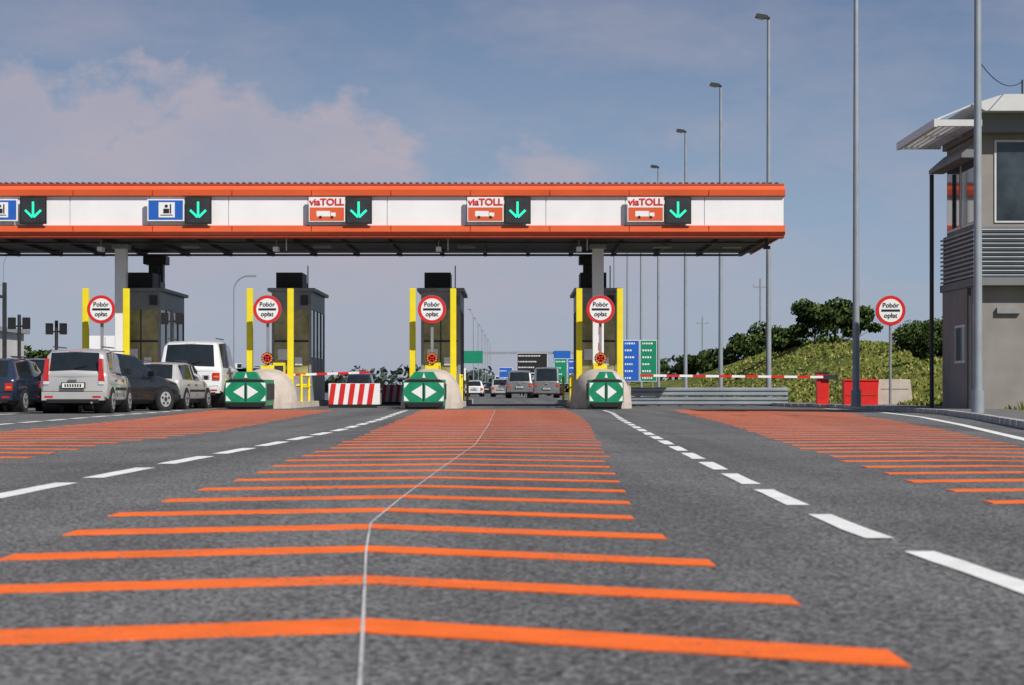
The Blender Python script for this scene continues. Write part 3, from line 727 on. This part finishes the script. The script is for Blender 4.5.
def car(kind, x, y, yaw, paintm, name='car', tails='side', sz=1.0):
    K = KINDS[kind]; e = empty(name, (x, y, .004), math.radians(yaw)); e.scale = (sz, sz, sz)
    b = MB(); rows = []
    bi = b.mi(paintm); gi = b.mi('glass'); ki = b.mi('black')
    for (yy, zb, wl, belt, wb, roof, wr, zn) in K['st']:
        z6 = max(belt+.3*(roof-belt), roof-.07)
        half = [(0, zb), (wl-.1, zb), (wl, zb+.13), (wb+.025, (zb+belt)/2+.03), (wb+.01, belt-.06), (wb-.03, belt), (wr+.02, z6), (wr-.08, roof-.005), (0, roof+.02)]
        bow = -.07 if yy < .1 else (.10 if yy > K['L']-.3 else 0)
        ring = [b.bm.verts.new((px, yy+bow*(1-(px/(wb+.03))**2), pz)) for px, pz in half]
        ringL = [b.bm.verts.new((-px, yy+bow*(1-(px/(wb+.03))**2), pz)) for px, pz in half[1:-1]]
        rows.append((ring+ringL[::-1], zn))
    n = len(rows[0][0])
    for (A, zn), (B2, _) in zip(rows, rows[1:]):
        for j in range(n):
            f = b.bm.faces.new([A[j], A[(j+1) % n], B2[(j+1) % n], B2[j]])
            jj = j if j < 8 else n-1-j
            mi = bi
            if jj <= 1: mi = ki
            if zn in ('glass',) and jj == 5: mi = gi
            if zn == 'wind' and jj in (5, 7): mi = gi
            if zn == 'rear' and jj == 7: mi = gi
            f.material_index = mi
    f = b.bm.faces.new(rows[0][0][::-1]); f.material_index = bi
    f = b.bm.faces.new(rows[-1][0]); f.material_index = bi
    b.done('body', e, bevel=.025, smooth=True)
    s0 = K['st'][0]; s1 = K['st'][1]; s2 = K['st'][2]; sF = K['st'][-1]; L = K['L']; wmax = max(q[4] for q in K['st'])+.025
    d = MB()
    zb, belt, wb = s0[1], s0[3], s0[4]
    d.box(-wb-.02, wb+.02, -.13, .10, zb+.02, zb+.22, paintm)
    d.box(-wb+.1, wb-.1, -.14, -.1, zb-.04, zb+.05, 'black')
    d.box(-wb+.02, wb-.02, -.075, -.06, zb+.225, zb+.24, 'black')
    d.box(-.29, .29, -.086, -.06, zb+.30, zb+.45, 'dark'); d.box(-.26, .26, -.10, -.087, zb+.32, zb+.43, 'plate')
    for q in range(7): d.box(-.2+q*.06, -.165+q*.06, -.104, -.1005, zb+.34, zb+.41, 'black')
    for s in (-1, 1):
        if tails == 'high':
            d.prism([(s*(wb+.02), belt-.12), (s*(wb-.13), belt-.12), (s*(wb-.12), belt+.42), (s*(wb-.045), belt+.42)], -.03, .2, 'tail')
            d.box(min(s*(wb-.0), s*(wb-.13)), max(s*(wb-.0), s*(wb-.13)), -.035, .0, belt-.2, belt-.125, 'frame')
        else:
            a, c2 = sorted((s*(wb+.01), s*(wb-.2)))
            d.box(a, c2, -.045, .12, belt-.26, belt-.06, 'tail'); d.box(a+.03, c2-.03, -.05, -.046, belt-.2, belt-.15, 'amber')
        a, c2 = sorted((s*(wb-.05), s*(wb-.25)))
        d.box(a, c2, -.135, -.129, zb+.08, zb+.13, 'tail')
        mx = wmax; yw = K['st'][6][0]+.35; mb = K['st'][6][3]
        a, c2 = sorted((s*(mx-.05), s*(mx+.16)))
        d.box(a, c2, yw-.06, yw+.08, mb+.03, mb+.19, paintm if kind != 'hatch' else 'black')
        d.box(min(s*(mx+.02), s*(mx+.15)), max(s*(mx+.02), s*(mx+.15)), yw-.068, yw-.061, mb+.05, mb+.17, 'glass')
        for hy in (1.0, 1.95): d.box(min(s*(wmax-.03), s*(wmax+.012)), max(s*(wmax-.03), s*(wmax+.012)), hy, hy+.2, mb-.14, mb-.11, 'dark')
        a, c2 = sorted((s*(sF[4]-.02), s*(sF[4]-.28)))
        d.box(a, c2, L-.25, L+.03, sF[3]-.14, sF[3]-.01, 'frame')
        for hy in (1.28, 2.2): d.box(min(s*(wmax-.04), s*(wmax-.004)), max(s*(wmax-.04), s*(wmax-.004)), hy, hy+.012, zb+.1, mb-.08, 'black')
        a, c2 = sorted((s*(wmax-.02), s*(wmax+.01))); d.box(a, c2, K['wh'][0]+K['r']+.1, K['wh'][1]-K['r']-.1, (zb+mb)/2-.04, (zb+mb)/2+.02, 'black')
        if kind in ('estate', 'suv', 'mpv', 'hatch'):
            rz = K['st'][4][5]; rr = K['st'][4][6]-.07
            d.box(s*rr-.02, s*rr+.02, .55, 2.0, rz+.03, rz+.055, 'dark')
    d.cyl((.45, -.14, zb-.03), (.45, .1, zb-.03), .03, 'rim', seg=10)
    d.box(-.1, .1, -.085, -.05, belt-.09, belt-.04, 'rim')
    d.box(-.16, .16, s2[0]+.02, s2[0]+.1, s2[5]-.01, s2[5]+.03, 'tail')
    T = Matrix.Translation((0.0, s1[0]-.05, s1[5]+.06)) @ Matrix.Rotation(math.radians(-24), 4, 'Y')
    d.box(0, .42, -.03, -.015, -.01, .012, 'black', T)
    d.box(-sF[4]+.3, sF[4]-.3, L-.02, L+.115, sF[3]-.18, sF[3]-.06, 'black'); d.box(-sF[4], sF[4], L-.1, L+.06, sF[1]+.02, sF[1]+.16, paintm)
    d.done('trim', e, bevel=.012)
    w = MB(); r = K['r']
    for wy in K['wh']:
        for s in (-1, 1):
            w.cyl((s*(wmax-.4), wy, r), (s*(wmax+.004), wy, r), r*1.17, 'black', seg=28)
            w.cyl((s*(wmax-.25), wy, r), (s*(wmax+.016), wy, r), r, 'tyre', seg=28)
            w.cyl((s*(wmax-.1), wy, r), (s*(wmax+.024), wy, r), r*.66, 'rim', seg=24)
            w.cyl((s*(wmax-.1), wy, r), (s*(wmax+.028), wy, r), r*.2, 'dark', seg=12)
            for k in range(5):
                a = k*2*math.pi/5+.3; cx, cz = wy+math.cos(a)*r*.42, r+math.sin(a)*r*.42
                w.cyl((s*(wmax), cx, cz), (s*(wmax+.027), cx, cz), r*.13, 'dark', seg=8)
    w.done('wheels', e, bevel=0)
    return e
silver = carpaint('silver_car_paint', (0.50, 0.50, 0.49), .2)
black = carpaint('black_car_paint', (0.010, 0.011, 0.013), .0)
navy = carpaint('navy_car_paint', (0.015, 0.025, 0.05), .0)
white = carpaint('white_car_paint', (0.76, 0.77, 0.78), 0)
grey = carpaint('grey_car_paint', (0.2, 0.21, 0.22), .2)
redc = carpaint('red_car_paint', (0.35, 0.02, 0.02), .1)
car('hatch', -11.0, 50.2, 1, silver, tails='high', sz=1.05)
car('mpv', -12.55, 55.2, -32, black)
car('estate', -10.95, 60.8, -5, silver)
car('suv', -10.65, 66.0, 0, white, name='off_road_car', sz=1.12)
car('estate', -14.05, 53.2, -2, navy)
car('mpv', -16.0, 66, 0, navy)
car('hatch', -17.3, 60, 0, black)
car('estate', -10.4, 76, 0, black)
car('mpv', -9.6, 125, 0, black)
car('suv', .55, 145, 0, grey, name='off_road_car')
car('hatch', -1.0, 172, 0, silver)
car('van', 2.6, 150, 0, grey, name='van')
car('estate', -3.4, 180, 0, white)
car('mpv', 4.6, 210, 0, black)
car('hatch', -8.6, 190, 0, redc)
car('estate', -12.6, 165, 0, silver)
car('estate', -2.9, 225, 0, black)
car('van', -1.2, 240, 0, white, name='van')
car('mpv', 1.8, 215, 0, silver)
car('mpv', -20, 120, 0, white)

e = empty('box_truck', (-24, 118, 0)); b = MB()
b.box(-1.25, 1.25, 0, 7.5, 1.0, 3.8, 'white'); b.box(-1.15, 1.15, 7.8, 9.6, .5, 2.9, 'blue'); b.box(-1.0, 1.0, 0, 9.4, .65, .95, 'black')
b.box(-1.1, -.8, -.03, 0, .7, .9, 'tail'); b.box(.8, 1.1, -.03, 0, .7, .9, 'tail'); b.box(-.012, .012, -.02, 0, 1.05, 3.75, 'grey')
for yy in (1.2, 2.5, 8.6):
    for s in (-1, 1): b.cyl((s*.85, yy, .48), (s*1.2, yy, .48), .48, 'tyre', seg=20)
b.done('body', e, bevel=.03)

# ------------------------------------------------------------ sky, sun
EL, RO = math.radians(43), math.radians(138)
w = bpy.data.worlds.new('World'); sc.world = w; w.use_nodes = True; nt = w.node_tree
bg = nt.nodes['Background']; bg.inputs['Strength'].default_value = 0.1
sky = nt.nodes.new('ShaderNodeTexSky'); sky.sky_type = 'NISHITA'; sky.sun_disc = False
sky.sun_elevation = EL; sky.sun_rotation = RO; sky.air_density = 1.0; sky.dust_density = 1.0; sky.ozone_density = 2.0
tc = nt.nodes.new('ShaderNodeTexCoord'); sep = nt.nodes.new('ShaderNodeSeparateXYZ'); nt.links.new(tc.outputs['Generated'], sep.inputs[0])
def mth(op, a, b=None, c=None, clamp=False):
    m = nt.nodes.new('ShaderNodeMath'); m.operation = op; m.use_clamp = clamp
    for i, v in enumerate((a, b, c)):
        if v is None: continue
        if isinstance(v, (int, float)): m.inputs[i].default_value = v
        else: nt.links.new(v, m.inputs[i])
    return m.outputs[0]
X, Z = sep.outputs['X'], sep.outputs['Z']
def wn(scale, sc3, det=6, ro=.6):
    mp = nt.nodes.new('ShaderNodeMapping'); mp.inputs['Scale'].default_value = sc3; nt.links.new(tc.outputs['Generated'], mp.inputs['Vector'])
    n = nt.nodes.new('ShaderNodeTexNoise'); n.inputs['Scale'].default_value = scale; n.inputs['Detail'].default_value = det; n.inputs['Roughness'].default_value = ro
    nt.links.new(mp.outputs['Vector'], n.inputs['Vector']); return n.outputs['Fac']
gr = nt.nodes.new('ShaderNodeValToRGB'); el = gr.color_ramp.elements
el[0].position = 0.0; el[0].color = (.33, .42, .56, 1); el[1].position = 1.0; el[1].color = (.035, .075, .18, 1)
q = el.new(.08); q.color = (.255, .345, .51, 1)
q = el.new(.20); q.color = (.125, .18, .315, 1)
q = el.new(.5); q.color = (.06, .11, .24, 1)
nt.links.new(Z, gr.inputs['Fac'])
haze = mixc(nt, 'MULTIPLY', 1.0, gr.outputs['Color'], (10, 10, 10))
base = mixc(nt, 'MIX', .78, sky.outputs['Color'], haze)
n1 = wn(15, (1, 1, 1.4), 7); n2 = wn(9, (1, 1, 2.6), 6)
top = mth('MULTIPLY_ADD', X, -.17, .122)
d = mth('SUBTRACT', top, Z)
d = mth('MULTIPLY_ADD', mth('SUBTRACT', n1, .5), .17, d)
edge = mth('MULTIPLY', d, 55, clamp=True)
fade = mth('SUBTRACT', 1.0, mth('MULTIPLY', d, 5.5), clamp=True)
cum = mth('MULTIPLY', edge, fade)
leftm = mth('MULTIPLY_ADD', X, -5.0, .80, clamp=True)
cum = mth('MULTIPLY', cum, leftm)
cir = mth('MULTIPLY', mth('SUBTRACT', n2, .44), 3.6, clamp=True)
fac = mth('ADD', mth('MULTIPLY', cum, .72), mth('MULTIPLY', cir, .36), clamp=True)
col = mixc(nt, 'MIX', fac, base, (4.7, 4.15, 4.7))
nt.links.new(col, bg.inputs['Color'])

sd = bpy.data.lights.new('sun', 'SUN'); sd.energy = 4.8; sd.angle = math.radians(.5); sd.color = (1, .95, .87)
so = bpy.data.objects.new('sun', sd); sc.collection.objects.link(so)
dirv = Vector((math.sin(RO)*math.cos(EL), math.cos(RO)*math.cos(EL), math.sin(EL)))
so.rotation_euler = dirv.to_track_quat('Z', 'Y').to_euler(); so.location = dirv*50

# ------------------------------------------------------------ camera
cd = bpy.data.cameras.new('camera'); cam = bpy.data.objects.new('camera', cd); sc.collection.objects.link(cam)
cam.location = (0, 0, .6); cam.rotation_euler = (math.radians(90), 0, 0)
cd.sensor_width = 36; cd.lens = 36*2000/1024; cd.shift_y = 47.5/1024; cd.clip_start = .1; cd.clip_end = 6000
cd.dof.use_dof = True; cd.dof.focus_distance = 60; cd.dof.aperture_fstop = 6.3
sc.camera = cam
